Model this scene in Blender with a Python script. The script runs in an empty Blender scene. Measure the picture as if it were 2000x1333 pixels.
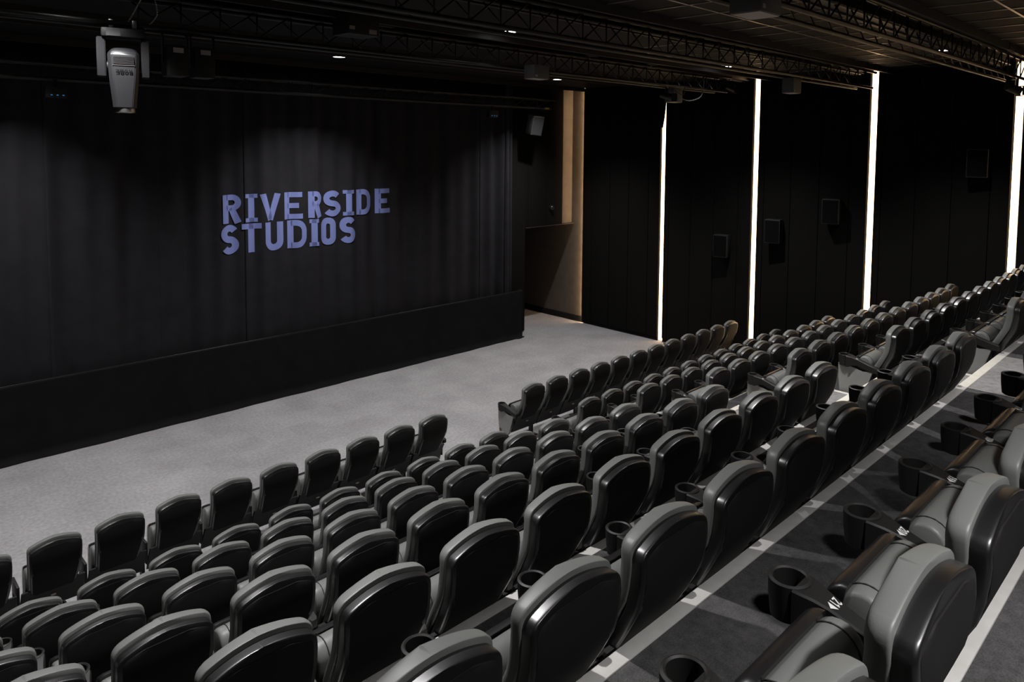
import bpy, bmesh, math, random
from mathutils import Vector, Matrix
random.seed(7)
PI = math.pi
S = bpy.context.scene
COL = S.collection
# ------------------------------------------------------------------ camera
ZC = 5.0                                   # lens height above the stage floor
F = 1421.265                               # focal length in pixels of a 2000 px wide frame
PPX, PPY = 1074.28, 378.51                 # principal point (keystone corrected photograph)
RW = ((0.69750925, -0.04102607, 0.71540038), (-0.71649882, -0.05456161, 0.69545127), (0.01050176, -0.99766723, -0.06745236))
cd = bpy.data.cameras.new('camera')
cam = bpy.data.objects.new('camera', cd)
COL.objects.link(cam)
cd.sensor_fit = 'HORIZONTAL'; cd.sensor_width = 36.0
cd.lens = F / 2000 * 36
cd.shift_x = -(PPX - 1000) / 2000
cd.shift_y = (PPY - 666.5) / 2000
cd.clip_start = 0.05; cd.clip_end = 100
m = Matrix.Identity(4)
for i in range(3):
    m[i][0] = RW[i][0]; m[i][1] = -RW[i][1]; m[i][2] = -RW[i][2]
m[0][3], m[1][3], m[2][3] = 0, 0, ZC
cam.matrix_world = m
S.camera = cam
# ------------------------------------------------------------------ view, world
S.view_settings.view_transform = 'Standard'
S.view_settings.look = 'None'
S.view_settings.gamma = 1.0
S.view_settings.use_curve_mapping = False
S.view_settings.exposure = 0.0
S.cycles.use_denoising = True
S.cycles.sample_clamp_indirect = 3.0
S.cycles.max_bounces = 6
S.cycles.caustics_reflective = False
S.cycles.caustics_refractive = False
W = bpy.data.worlds.new('dark_hall'); S.world = W
W.use_nodes = True
W.node_tree.nodes['Background'].inputs[0].default_value = (0.5, 0.45, 0.42, 1)
W.node_tree.nodes['Background'].inputs[1].default_value = 0.0005
# ------------------------------------------------------------------ ceiling downlights (the light of the hall)
LAMPS = [(x, y, 720) for y in (12.1, 7.55, 3.65, -0.95) for x in (-3.9, 1.80, 6.90, 12.66)]  # x, y, watts
CEIL = 6.56
SPOT_COL = (1.0, 0.98, 0.985)
for (x, y, w) in LAMPS:
    ld = bpy.data.lights.new('downlight_beam', 'SPOT')
    ld.energy = w; ld.color = SPOT_COL; ld.shadow_soft_size = 0.07
    ld.spot_size = math.radians(110); ld.spot_blend = 1.0
    lo = bpy.data.objects.new('downlight_beam', ld)
    lo.location = (x, y, CEIL - 0.03); COL.objects.link(lo)
LED_COL = (1.0, 0.66, 0.36)
LED_POWER = 4.2
# ------------------------------------------------------------------ helpers
def nodes(name):
    mt = bpy.data.materials.new(name); mt.use_nodes = True
    return mt, mt.node_tree, mt.node_tree.nodes['Principled BSDF']
def mat(name, col, rough=0.5, metal=0.0, noise=None, bump=None, spec=0.5, coat=0.0):
    """plain principled; noise=(scale, amount) mottles the colour, bump=(scale, strength, distance) gives fine relief"""
    mt, nt, b = nodes(name)
    b.inputs['Base Color'].default_value = (*col, 1)
    b.inputs['Roughness'].default_value = rough
    b.inputs['Metallic'].default_value = metal
    b.inputs['Specular IOR Level'].default_value = spec
    b.inputs['Coat Weight'].default_value = coat; b.inputs['Coat Roughness'].default_value = 0.31
    N, L = nt.nodes, nt.links
    tc = N.new('ShaderNodeTexCoord')
    if noise:
        n = N.new('ShaderNodeTexNoise'); n.inputs['Scale'].default_value = noise[0]; n.inputs['Detail'].default_value = 4
        L.new(tc.outputs['Object'], n.inputs['Vector'])
        r = N.new('ShaderNodeMapRange'); r.inputs[1].default_value = 0.3; r.inputs[2].default_value = 0.7
        r.inputs[3].default_value = 1 - noise[1]; r.inputs[4].default_value = 1 + noise[1]
        L.new(n.outputs['Fac'], r.inputs[0])
        mx = N.new('ShaderNodeVectorMath'); mx.operation = 'SCALE'
        mx.inputs[0].default_value = col
        L.new(r.outputs[0], mx.inputs['Scale']); L.new(mx.outputs[0], b.inputs['Base Color'])
    if bump:
        n2 = N.new('ShaderNodeTexNoise'); n2.inputs['Scale'].default_value = bump[0]; n2.inputs['Detail'].default_value = 3
        L.new(tc.outputs['Object'], n2.inputs['Vector'])
        bp = N.new('ShaderNodeBump'); bp.inputs['Strength'].default_value = bump[1]; bp.inputs['Distance'].default_value = bump[2]
        L.new(n2.outputs['Fac'], bp.inputs['Height']); L.new(bp.outputs[0], b.inputs['Normal'])
    return mt
def emis(name, col, s):
    mt, nt, b = nodes(name)
    b.inputs['Base Color'].default_value = (0.02, 0.02, 0.02, 1)
    b.inputs['Emission Color'].default_value = (*col, 1)
    b.inputs['Emission Strength'].default_value = s
    return mt
def carpet_mat(name, a, b_, tile=0.0):
    mt, nt, b = nodes(name); N, L = nt.nodes, nt.links
    b.inputs['Roughness'].default_value = 0.95; b.inputs['Specular IOR Level'].default_value = 0.15
    tc = N.new('ShaderNodeTexCoord')
    n1 = N.new('ShaderNodeTexNoise'); n1.inputs['Scale'].default_value = 160; n1.inputs['Detail'].default_value = 3
    n2 = N.new('ShaderNodeTexNoise'); n2.inputs['Scale'].default_value = 1.3; n2.inputs['Detail'].default_value = 3
    n3 = N.new('ShaderNodeTexNoise'); n3.inputs['Scale'].default_value = 22; n3.inputs['Detail'].default_value = 4
    for n in (n1, n2, n3): L.new(tc.outputs['Object'], n.inputs['Vector'])
    a1 = N.new('ShaderNodeMath'); a1.operation = 'MULTIPLY_ADD'; a1.inputs[1].default_value = 0.55
    L.new(n1.outputs['Fac'], a1.inputs[0])
    a2 = N.new('ShaderNodeMath'); a2.operation = 'MULTIPLY_ADD'; a2.inputs[1].default_value = 0.5
    L.new(n3.outputs['Fac'], a2.inputs[0]); L.new(a1.outputs[0], a2.inputs[2])
    a3 = N.new('ShaderNodeMath'); a3.operation = 'MULTIPLY'; a3.inputs[1].default_value = 0.35
    L.new(n2.outputs['Fac'], a3.inputs[0]); L.new(a3.outputs[0], a1.inputs[2])
    last = a2.outputs[0]
    if tile:
        fl = N.new('ShaderNodeVectorMath'); fl.operation = 'SCALE'; fl.inputs['Scale'].default_value = 1 / tile
        L.new(tc.outputs['Object'], fl.inputs[0])
        f2 = N.new('ShaderNodeVectorMath'); f2.operation = 'FLOOR'; L.new(fl.outputs[0], f2.inputs[0])
        wn = N.new('ShaderNodeTexWhiteNoise'); L.new(f2.outputs[0], wn.inputs['Vector'])
        a4 = N.new('ShaderNodeMath'); a4.operation = 'MULTIPLY_ADD'; a4.inputs[1].default_value = 0.06
        L.new(wn.outputs['Value'], a4.inputs[0]); L.new(last, a4.inputs[2]); last = a4.outputs[0]
    cr = N.new('ShaderNodeValToRGB'); cr.color_ramp.elements[0].position = 0.55; cr.color_ramp.elements[1].position = 1.25 if False else 1.0
    cr.color_ramp.elements[0].color = (*a, 1); cr.color_ramp.elements[1].color = (*b_, 1)
    sc = N.new('ShaderNodeMath'); sc.operation = 'MULTIPLY'; sc.inputs[1].default_value = 1.10
    L.new(last, sc.inputs[0]); L.new(sc.outputs[0], cr.inputs[0]); L.new(cr.outputs[0], b.inputs['Base Color'])
    bp = N.new('ShaderNodeBump'); bp.inputs['Strength'].default_value = 0.5; bp.inputs['Distance'].default_value = 0.004
    L.new(n1.outputs['Fac'], bp.inputs['Height']); L.new(bp.outputs[0], b.inputs['Normal'])
    return mt

M = dict(
    leather=mat('grey_leather', (0.180, 0.187, 0.175), 0.45, bump=(260, 0.25, 0.001), noise=(3, 0.05)),
    seam=mat('seam_thread', (0.03, 0.03, 0.03), 0.7),
    gloss=mat('black_gloss_plastic', (0.007, 0.0065, 0.007), 0.38, spec=0.9, coat=0.55, bump=(500, 0.04, 0.0005)),
    matte=mat('black_matte_plastic', (0.010, 0.0095, 0.009), 0.55, bump=(700, 0.15, 0.0004)),
    backp=mat('textured_back_panel', (0.012, 0.0112, 0.011), 0.75, spec=0.25, bump=(600, 0.3, 0.0008)),
    panel=mat('grey_end_panel', (0.33, 0.33, 0.31), 0.6, bump=(300, 0.2, 0.0006)),
    steel=mat('satin_steel', (0.55, 0.54, 0.52), 0.3, metal=1.0),
    riser2=mat('black_speaker_grille', (0.004, 0.004, 0.004), 0.8, spec=0.1),
    grey2=mat('dark_grey_grille', (0.032, 0.033, 0.035), 0.6, bump=(500, 0.3, 0.001)),
    white=mat('white_print', (0.8, 0.8, 0.78), 0.5),
    brass=mat('brass_disc', (0.16, 0.12, 0.06), 0.4, metal=0.8),
    floor=carpet_mat('grey_stage_carpet', (0.235, 0.23, 0.235), (0.44, 0.43, 0.435), 0.52),
    tread=carpet_mat('charcoal_tread_carpet', (0.040, 0.0395, 0.040), (0.115, 0.112, 0.112)),
    aisle=carpet_mat('grey_aisle_carpet', (0.17, 0.165, 0.16), (0.38, 0.365, 0.355)),
    nosea=mat('cream_aisle_nosing', (0.78, 0.75, 0.66), 0.5, noise=(14, 0.05)),
    riser=mat('dark_riser', (0.016, 0.016, 0.016), 0.8, spec=0.15),
    nose=mat('pale_nosing_strip', (0.56, 0.55, 0.52), 0.45, noise=(14, 0.06)),
    cloth=mat('black_drape_cloth', (0.024, 0.023, 0.0265), 0.9, spec=0.15, bump=(180, 0.2, 0.002), noise=(4, 0.12)),
    skirt=mat('black_skirt_cloth', (0.012, 0.0118, 0.013), 0.92, spec=0.1, bump=(180, 0.2, 0.002), noise=(4, 0.12)),
    wallp=mat('black_wall_cloth', (0.0125, 0.0118, 0.011), 0.9, spec=0.06, bump=(120, 0.2, 0.002)),
    wall=mat('dark_painted_wall', (0.11, 0.092, 0.078), 0.7, noise=(5, 0.12), bump=(40, 0.1, 0.003)),
    tile=mat('black_ceiling_tile', (0.014, 0.0132, 0.0128), 0.7, spec=0.12, bump=(90, 0.4, 0.004)),
    bar=mat('black_grid_bar', (0.34, 0.31, 0.28), 0.38, metal=0.6),
    fascia=mat('dark_fascia', (0.042, 0.038, 0.035), 0.5, spec=0.2, noise=(6, 0.1)),
    truss=mat('black_truss_paint', (0.008, 0.0075, 0.007), 0.4, spec=0.3),
    chord=mat('worn_truss_chord', (0.022, 0.021, 0.019), 0.36, metal=0.3, spec=0.4),
    box=mat('charcoal_enclosure', (0.12, 0.115, 0.11), 0.55, noise=(20, 0.06)),
    speaker=mat('speaker_cabinet', (0.022, 0.022, 0.022), 0.55, bump=(400, 0.3, 0.001)),
    print=mat('painted_blue_projection', (0.25, 0.30, 0.64), 0.85, spec=0.1, noise=(60, 0.05)),  # projector light on the drape, put into the colour of the letters
    led=emis('led_diffuser', LED_COL, LED_POWER * 1.8),
    hidden=emis('concealed_led_diffuser', LED_COL, LED_POWER * 8.0),
    lamp=emis('downlight_lens', (0.93, 0.95, 1.0), 9.0),
    cyan=emis('cyan_indicator', (0.02, 0.22, 0.5), 0.5),
    yellow=mat('yellow_label', (0.5, 0.38, 0.03), 0.5),
    pale=mat('pale_label_and_lit_face', (0.45, 0.4, 0.38), 0.6),  # real labels, and light painted on the bottoms of the hung boxes
    grey=mat('silver_grey_housing', (0.016, 0.0165, 0.018), 0.42, noise=(12, 0.05)),
    cable=mat('black_cable', (0.03, 0.03, 0.03), 0.4),
)
def link(name, me, m=None, parent=None, loc=None):
    o = bpy.data.objects.new(name, me)
    COL.objects.link(o)
    if m and me and not me.materials: me.materials.append(m)
    if parent: o.parent = parent
    if loc is not None: o.location = loc
    return o
def tomesh(name, bm, smooth=False, sharp=None):
    bmesh.ops.recalc_face_normals(bm, faces=bm.faces)
    me = bpy.data.meshes.new(name)
    bm.to_mesh(me); bm.free()
    if smooth:
        me.polygons.foreach_set('use_smooth', [True] * len(me.polygons))
        if sharp: me.set_sharp_from_angle(angle=math.radians(sharp))
    return me
def bx(bm, c0, c1, bevel=0.0):
    g = bmesh.ops.create_cube(bm, size=1)
    c = [(a + b) / 2 for a, b in zip(c0, c1)]; s = [abs(b - a) for a, b in zip(c0, c1)]
    bmesh.ops.scale(bm, vec=s, verts=g['verts']); bmesh.ops.translate(bm, vec=c, verts=g['verts'])
    if bevel:
        es = list({e for v in g['verts'] for e in v.link_edges})
        bmesh.ops.bevel(bm, geom=es, offset=bevel, segments=2, affect='EDGES', profile=0.6)
def box(name, c0, c1, m, parent=None, bevel=0.0):
    bm = bmesh.new(); bx(bm, c0, c1, bevel)
    return link(name, tomesh(name, bm, bevel > 0, 40), m, parent)
def tube_bm(bm, a, b, r, n=8, r2=None, caps=True):
    a, b = Vector(a), Vector(b); d = (b - a); L = d.length
    if L < 1e-6: return
    g = bmesh.ops.create_cone(bm, cap_ends=caps, segments=n, radius1=r, radius2=r if r2 is None else r2, depth=L)
    q = d.to_track_quat('Z', 'Y').to_matrix().to_4x4(); q.translation = (a + b) / 2
    bmesh.ops.transform(bm, matrix=q, verts=g['verts'])
def path_bm(bm, pts, r, n=8):
    for a, b in zip(pts, pts[1:]): tube_bm(bm, a, b, r, n)
def tube(name, a, b, r, m, parent=None, n=10, r2=None):
    bm = bmesh.new(); tube_bm(bm, a, b, r, n, r2)
    return link(name, tomesh(name, bm, True, 40), m, parent)
def loft(bm, rings, cap0=True, cap1=True, close=True):
    vs = [[bm.verts.new(p) for p in r] for r in rings]
    n = len(vs[0])
    for a, b in zip(vs, vs[1:]):
        for i in range(n if close else n - 1):
            j = (i + 1) % n
            bm.faces.new((a[i], a[j], b[j], b[i]))
    if cap0: bm.faces.new(vs[0][::-1])
    if cap1: bm.faces.new(vs[-1])
def prism_yz(name, pts, x0, x1, m, parent=None, bevel=0.0):
    bm = bmesh.new()
    loft(bm, [[(x0, y, z) for y, z in pts], [(x1, y, z) for y, z in pts]])
    if bevel: bmesh.ops.bevel(bm, geom=list(bm.edges), offset=bevel, segments=2, affect='EDGES')
    return link(name, tomesh(name, bm, bevel > 0, 40), m, parent)
def tag(o, label, cat, group=None, kind=None):
    o['label'] = label; o['category'] = cat
    if group: o['group'] = group
    if kind: o['kind'] = kind
    return o
def struct(o, label=None):
    o['kind'] = 'structure'
    if label: o['label'] = label
    return o
def thing(name, label, cat, loc=(0, 0, 0), group=None):
    o = link(name, None, loc=loc); o.empty_display_size = 0.1
    return tag(o, label, cat, group)
def project(x, y, z):
    v = (x, y, z - ZC)
    c = [sum(RW[i][k] * v[i] for i in range(3)) for k in range(3)]
    if c[2] < 0.05: return None
    return PPX + F * c[0] / c[2], PPY + F * c[1] / c[2]
def in_view(x, y, z0, z1, mrg=90):
    ps = [project(x + dx, y + dy, z) for dx in (-0.28, 0.28) for dy in (0, 0.5) for z in (z0, z1)]
    ps = [p for p in ps if p]
    if not ps: return False
    xs = [p[0] for p in ps]; ys = [p[1] for p in ps]
    return max(xs) > -mrg and min(xs) < 2000 + mrg and max(ys) > -mrg and min(ys) < 1333 + mrg

# ------------------------------------------------------------------ dimensions
WALLX = 15.17
PITCH_Y, STEP = 1.11, 0.485
def edge(k): return 1.70 + PITCH_Y * (8 - k)
def plat(k): return 3.02 - STEP * (8 - k)
def ytop(k): return 8.44 if k == 1 else 0.51 + PITCH_Y * (8 - k)
AX0, AX1 = 6.66, 7.95
# ------------------------------------------------------------------ floor and tiers
fl = struct(box('floor', (-9, 7.2, -0.2), (15.3, 19, 0), M['floor']), 'grey mottled carpet of the open stage floor')
for k in range(2, 11):
    z = plat(k); y1 = edge(k); y0 = edge(k + 1) - 0.12 if k < 10 else edge(k + 1) - 1.2
    t = struct(box('floor_tier', (-9, y0, -0.1 if k == 2 else z - STEP - 0.1), (WALLX - 0.06, y1 - 0.07, z), M['tread']))
    # riser face in dark board and the pale nosing along the lip
    box('riser', (-9, y1 - 0.07, -0.05 if k == 2 else z - STEP - 0.02), (WALLX - 0.06, y1 - 0.02, z - 0.035), M['riser'], t)
    box('nosing', (-9, y1 - 0.0705, z - 0.035), (WALLX - 0.06, y1, z + 0.006), M['nose'], t, 0.004)
    box('aisle_carpet', (AX0, y0 + 0.1, z - 0.01), (AX1, y1 - 0.071, z + 0.003), M['aisle'], t)
    box('nosing', (AX0, y1 - 0.072, z - 0.036), (AX1, y1 + 0.001, z + 0.0075), M['nosea'], t, 0.003)
    if 3 <= k <= 9:
        st = struct(box('floor_step', (AX0 + 0.02, y1 - 0.019, z - STEP), (AX1, y1 + 0.52, z - STEP / 2), M['aisle']))
        box('nosing', (AX0 + 0.02, y1 + 0.452, z - STEP / 2 - 0.03), (AX1 - 0.052, y1 + 0.525, z - STEP / 2 + 0.005), M['nosea'], st, 0.004)
        box('nosing', (AX1 - 0.05, y1 + 0.002, z - STEP / 2 - 0.03), (AX1 + 0.004, y1 + 0.525, z - STEP / 2 + 0.005), M['nosea'], st, 0.004)

# ------------------------------------------------------------------ walls
LEDY = [10.75, 8.20, 5.62, 3.105, 0.53, -2.05]
PX0, PX1 = WALLX - 0.06, WALLX + 0.005
wr = struct(box('wall_right', (WALLX + 0.02, -4, -0.1), (WALLX + 0.3, 19, 7.2), M['wall']))
edges = []
y = 13.37
seams = [13.09 - 0.64 * i for i in range(26)]
cuts = sorted(set([13.37] + seams + [-3.8]), reverse=True)
for a, b in zip(cuts, cuts[1:]):
    if b < -3.8: b = -3.8
    segs = [(a, b)]
    for ly in LEDY:
        ns = []
        for (p, q) in segs:
            hi, lo = ly + 0.07, ly - 0.07
            if q < hi and p > lo:
                if p > hi: ns.append((p, hi))
                if q < lo: ns.append((lo, q))
            else: ns.append((p, q))
        segs = ns
    for (p, q) in segs:
        if p - q > 0.05:
            pn = box('panel', (PX0, q + 0.006, 0.10), (PX1, p - 0.006, CEIL - 0.0), M['wallp'], wr, 0.006)
ks = [-3.8] + [v for ly in sorted(LEDY) for v in (ly - 0.075, ly + 0.075)] + [13.36]
for a, b in zip(ks[::2], ks[1::2]): box('kick_strip', (WALLX - 0.03, a, 0.0), (WALLX + 0.02, b, 0.10), M['riser'], wr)
for i, ly in enumerate(LEDY):
    t = thing('led_strip_light', ['first vertical warm strip light beside the stage floor', 'second vertical warm strip light behind the front row end',
        'third vertical warm strip light from the stage', 'fourth vertical warm strip light at the right picture edge',
        'vertical warm strip light above the rear tiers', 'vertical warm strip light at the back of the hall'][i], 'strip light', (WALLX, ly, 0), 'vertical strip lights on the side wall')
    z0 = 0.02 if i == 0 else 0.05
    o = link('diffuser', None or box('diffuser', (-0.012, -0.058, z0), (0.004, 0.058, CEIL - 0.01), M['led']).data, None, t)
    bpy.data.objects.remove([q for q in bpy.data.objects if q.name.startswith('diffuser') and q.parent is None][0])
    o.name = 'diffuser'
    box('channel', (0.004, -0.066, z0), (0.018, 0.066, CEIL - 0.01), M['steel'], t)
t = thing('led_strip_light', 'concealed strip light washing the bare brown wall', 'strip light', (WALLX, 13.38, 0), 'vertical strip lights on the side wall')
box('diffuser', (-0.055, 0.004, 0.02), (-0.005, 0.012, CEIL - 0.02), M['hidden'], t)
box('channel', (-0.058, -0.006, 0.02), (-0.002, 0.004, CEIL - 0.02), M['matte'], t)
box('channel_lip', (-0.062, -0.006, 0.02), (-0.057, 0.030, CEIL - 0.02), M['matte'], t)
# bare wall deeper in, baseboard
struct(box('baseboard_right', (WALLX - 0.012, 13.40, 0.02), (WALLX + 0.02, 18.9, 0.17), M['riser']))
# front wall with the opening to the wings
BY = 13.90
wf = struct(box('wall_front', (-9, BY, -0.1), (13.28, BY + 0.25, 7.2), M['wallp']))
bk = struct(box('wall_bulkhead', (13.28, BY, 2.80), (WALLX + 0.02, BY + 0.6, 7.2), M['wall']))
for (a, b) in ((12.60, 13.36), (13.372, 14.08), (14.092, 14.68)):
    z0 = 0.03 if a < 13 else 2.83
    if a < 13:
        box('panel', (12.60, BY - 0.10, 0.03), (13.27, BY - 0.001, CEIL), M['wallp'], wf, 0.006)
        box('panel', (13.275, BY - 0.10, 2.80), (13.362, BY - 0.001, CEIL), M['wallp'], bk, 0.006)
    else:
        box('panel', (a, BY - 0.10, 2.80), (b, BY - 0.001, CEIL), M['wallp'], bk, 0.006)
box('edge_trim', (14.682, BY - 0.10, 2.80), (14.70, BY - 0.001, CEIL), M['fascia'], bk)
box('lower_lip', (13.28, BY - 0.11, 2.775), (WALLX, BY + 0.02, 2.799), M['fascia'], bk)
struct(box('wall_back', (-9, 18.9, -0.1), (15.4, 19.1, 7.2), M['wallp']))
struct(box('wall_left', (-9.3, -4, -0.1), (-9, 19, 7.2), M['wallp']))
struct(box('wall_rear', (-9.3, -4.3, -0.1), (15.5, -4, 7.2), M['wallp']))

# ------------------------------------------------------------------ ceiling
ce = struct(box('ceiling', (-9, -4, CEIL + 0.06), (15.4, 19, CEIL + 0.3), M['riser']))
tile_me = {}
def ctile(x0, x1, y0, y1):
    g = 0.011
    key = (round(x1 - x0, 3), round(y1 - y0, 3))
    if key not in tile_me:
        bm = bmesh.new(); bx(bm, (g, g, 0.004), (key[0] - g, key[1] - g, 0.03), 0.0)
        tile_me[key] = tomesh('tile', bm); tile_me[key].materials.append(M['tile'])
    return link('tile', tile_me[key], None, ce, (x0, y0, CEIL))
TRUSSY = [10.75 - 0.02, 8.08, 5.50, 2.94, 0.36]
bays = [(10.95 + 0.4, 13.4), (8.55, 10.42), (5.98, 7.82), (3.42, 5.26), (0.85, 2.72), (-1.7, 0.15)]
for bi, (y0, y1) in enumerate(bays):
    ym = y1 - 0.65
    xs = [WALLX - 0.02 - 0.04 - 0.63 * i for i in range(0, 40)]
    for i in range(len(xs) - 1):
        xa, xb = xs[i + 1], xs[i]
        pa = project(xb, ym, CEIL)
        if xa > (5.2 if bi in (3, 4) else 9.0) and bi in (2, 3, 4) and pa and pa[1] > -60:
            ctile(xa, xb, y0, ym); ctile(xa, xb, ym, y1)
            if True:
                bm = bmesh.new(); bx(bm, (xa - 0.011, y0, CEIL - 0.006), (xa + 0.011, y1, CEIL + 0.028))
                link('grid_bar', tomesh('grid_bar', bm), M['bar'], ce)
    xl = 5.2 if bi in (3, 4) else 9.0
    if bi in (2, 3, 4):
        box('grid_bar', (xl, ym - 0.014, CEIL - 0.0065), (WALLX - 0.06, ym + 0.014, CEIL + 0.028), M['bar'], ce)
        box('ceiling_board', (-9, y0, CEIL), (xs[[q for q in range(len(xs)) if xs[q] > xl][-1]] - 0.012, y1, CEIL + 0.03), M['tile'], ce)
    else:
        box('ceiling_board', (-9, y0, CEIL), (WALLX - 0.02, y1, CEIL + 0.03), M['tile'], ce)
    # downstand at both lips of the service slot
    box('fascia', (-9, y1, CEIL - 0.10), (WALLX - 0.06, y1 + 0.05, CEIL + 0.06), M['fascia'], ce)
    box('fascia', (-9, y0 - 0.05, CEIL - 0.10), (WALLX - 0.06, y0, CEIL + 0.06), M['fascia'], ce)
    box('ceiling_edge', (WALLX - 0.06, y0 - 0.05, CEIL - 0.005), (WALLX + 0.02, y1 + 0.05, CEIL + 0.06), M['fascia'], ce)
# steel beam with a pale lower flange in each slot
for k, ty in enumerate(TRUSSY):
    st = struct(box('ceiling_beam', (-9, ty + 0.33, CEIL - 0.06), (WALLX - 0.10, ty + 0.41, CEIL + 0.06), M['truss']))
    box('flange', (-9, ty + 0.30, CEIL - 0.075), (WALLX - 0.10, ty + 0.44, CEIL - 0.06), M['fascia'], st)
# downlights
for i, (x, y, w) in enumerate(LAMPS):
    place = ['far left over the stage', 'near the left picture edge over the stage', 'above the drape over the stage lettering', 'beside the tall lit niche',
             'far left over the front rows', 'over the moving head light', 'over the middle truss near the picture top', 'near the second warm strip light',
             'far left over the middle tiers', 'above the left block middle tiers', 'above the aisle middle tiers', 'glimpsed through the nearest truss',
             'far left over the rear tiers', 'above the camera', 'above the rear of the aisle', 'at the rear beside the right wall'][i]
    t = thing('downlight', 'small bright round ceiling downlight ' + place, 'downlight', (x, y, CEIL), 'round ceiling downlights')
    bm = bmesh.new(); g = bmesh.ops.create_cone(bm, cap_ends=True, segments=32, radius1=0.105, radius2=0.105, depth=0.006)
    bmesh.ops.translate(bm, vec=(0, 0, -0.006), verts=g['verts'])
    link('lens', tomesh('lens', bm), M['lamp'], t)
    bm = bmesh.new()
    rings = [[(r * math.cos(a * PI / 16), r * math.sin(a * PI / 16), z) for a in range(32)] for r, z in ((0.108, 0.0), (0.108, -0.014), (0.13, -0.012), (0.13, 0.0))]
    loft(bm, rings, False, False)
    link('bezel', tomesh('bezel', bm), M['fascia'], t)
    bm = bmesh.new(); tube_bm(bm, (0, 0, 0.002), (0, 0, 0.12), 0.10, 16)
    link('housing', tomesh('housing', bm), M['matte'], t)

# ------------------------------------------------------------------ trusses
def brace_mesh(dy0, dz0, dy1, dz1, dx):
    bm = bmesh.new(); tube_bm(bm, (0, dy0, dz0), (dx, dy1, dz1), 0.010, 6)
    me = tomesh('brace', bm, True); me.materials.append(M['truss']); return me
TL = {}
def truss(x0, x1, y, z, w, h, label, bay=0.40):
    t = thing('lighting_truss', label, 'truss', (x0, y, z), 'black lighting trusses under the ceiling')
    L = x1 - x0
    for cy in (0, w):
        for cz in (0, h):
            tube('chord', (0, cy, cz), (L if cz == 0 else L + 0.16, cy, cz), 0.025, M['chord'], t, 10)
    n = int(L / bay)
    key = (w, h, bay)
    if key not in TL:
        TL[key] = [brace_mesh(0, 0, 0, h, bay), brace_mesh(0, h, 0, 0, 0.001), brace_mesh(w, h, w, 0, bay), brace_mesh(0, 0, w, 0, bay)]
    for i in range(n):
        px = project(x0 + i * bay, y, z)
        if not px or px[0] < 250 or px[0] > 2060: continue
        for mi, me in enumerate(TL[key][:3]):
            o = link('brace', me, None, t, (i * bay, 0, 0))
    return t
TZ = 6.14
truss(-6.0, 14.0, 2.80, TZ, 0.30, 0.30, 'nearest lighting truss crossing the top right corner')
truss(-6.0, 14.3, 5.36, TZ, 0.30, 0.30, 'middle lighting truss ending beside the third strip light')
truss(-6.0, 13.6, 8.08, TZ, 0.30, 0.30, 'lighting truss over the front row ending beside the second strip light')
truss(-6.0, 13.3, 12.92, 5.90, 0.22, 0.22, 'farthest dim lighting truss just in front of the drapes')

# things clamped to the trusses
def hung_box(x, y, z0, z1, w, d, label, back=False):
    t = thing('hanging_enclosure', label, 'enclosure', (x, y, z0), 'grey boxes hung from the trusses')
    box('body', (0, 0, 0), (w, d, z1 - z0), M['box'], t, 0.008)
    box('painted_lit_underside', (0.01, 0.01, -0.006), (w - 0.01, d - 0.01, 0), M['pale'], t)  # pale colour stands in for light falling on the bottom face
    if back: box('rear_bracket', (w * 0.35, d, z1 - z0 - 0.12), (w * 0.65, d + 0.04, z1 - z0 - 0.02), M['truss'], t)
    else: box('top_bracket', (w * 0.35, d * 0.35, z1 - z0), (w * 0.65, d * 0.65, z1 - z0 + 0.02), M['truss'], t)
    box('label_plate', (w * 0.08, -0.003, 0.02), (w * 0.22, 0, 0.05), M['pale'], t)
    return t
hung_box(11.78, 8.16, 5.85, 6.13, 0.31, 0.2, 'grey box hung on the truss in front of the first strip light')
hung_box(11.20, 5.44, 5.88, 6.12, 0.28, 0.2, 'grey box hung on the middle truss between two strip lights')
hung_box(4.62, 2.50, 5.935, 6.20, 0.30, 0.245, 'dark box hung from the nearest truss at the picture top', True)
hung_box(7.66, 7.80, 5.99, 6.19, 0.32, 0.22, 'black box on the truss beside the brightest downlight', True)
# small spotlights with barn doors
def spotlight(x, y, z, rz, label):
    t = thing('stage_spotlight', label, 'spotlight', (x, y, z), 'small stage spotlights on the trusses')
    t.rotation_euler = (0, 0, rz)
    tube('body', (0, -0.10, -0.20), (0, 0.12, -0.14), 0.07, M['matte'], t, 16, 0.055)
    for sx in (-1, 1): box('yoke_arm', (sx * 0.085 - 0.006, -0.015, -0.2), (sx * 0.085 + 0.006, 0.015, -0.02), M['truss'], t)
    box('yoke_bar', (-0.09, -0.015, -0.03), (0.09, 0.015, -0.015), M['truss'], t)
    tube('clamp', (0, 0, -0.015), (0, 0, 0.03), 0.02, M['steel'], t)
    for s in (-1, 1):
        box('barn_door', (s * 0.07 - 0.003, -0.19, -0.27), (s * 0.07 + 0.003, -0.10, -0.13), M['matte'], t)
    box('barn_door', (-0.07, -0.19, -0.128), (0.07, -0.10, -0.122), M['matte'], t)
    box('barn_door', (-0.07, -0.19, -0.278), (0.07, -0.10, -0.272), M['matte'], t)
spotlight(11.48, 8.1, TZ - 0.03, 0.5, 'small black spotlight clamped left of the hanging grey box')
spotlight(13.2, 2.8, TZ - 0.03, 0.9, 'small black spotlight under the nearest truss near the right corner')
spotlight(14.35, 8.45, 6.455, 1.2, 'small black spotlight at the far end over the second strip light')
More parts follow.
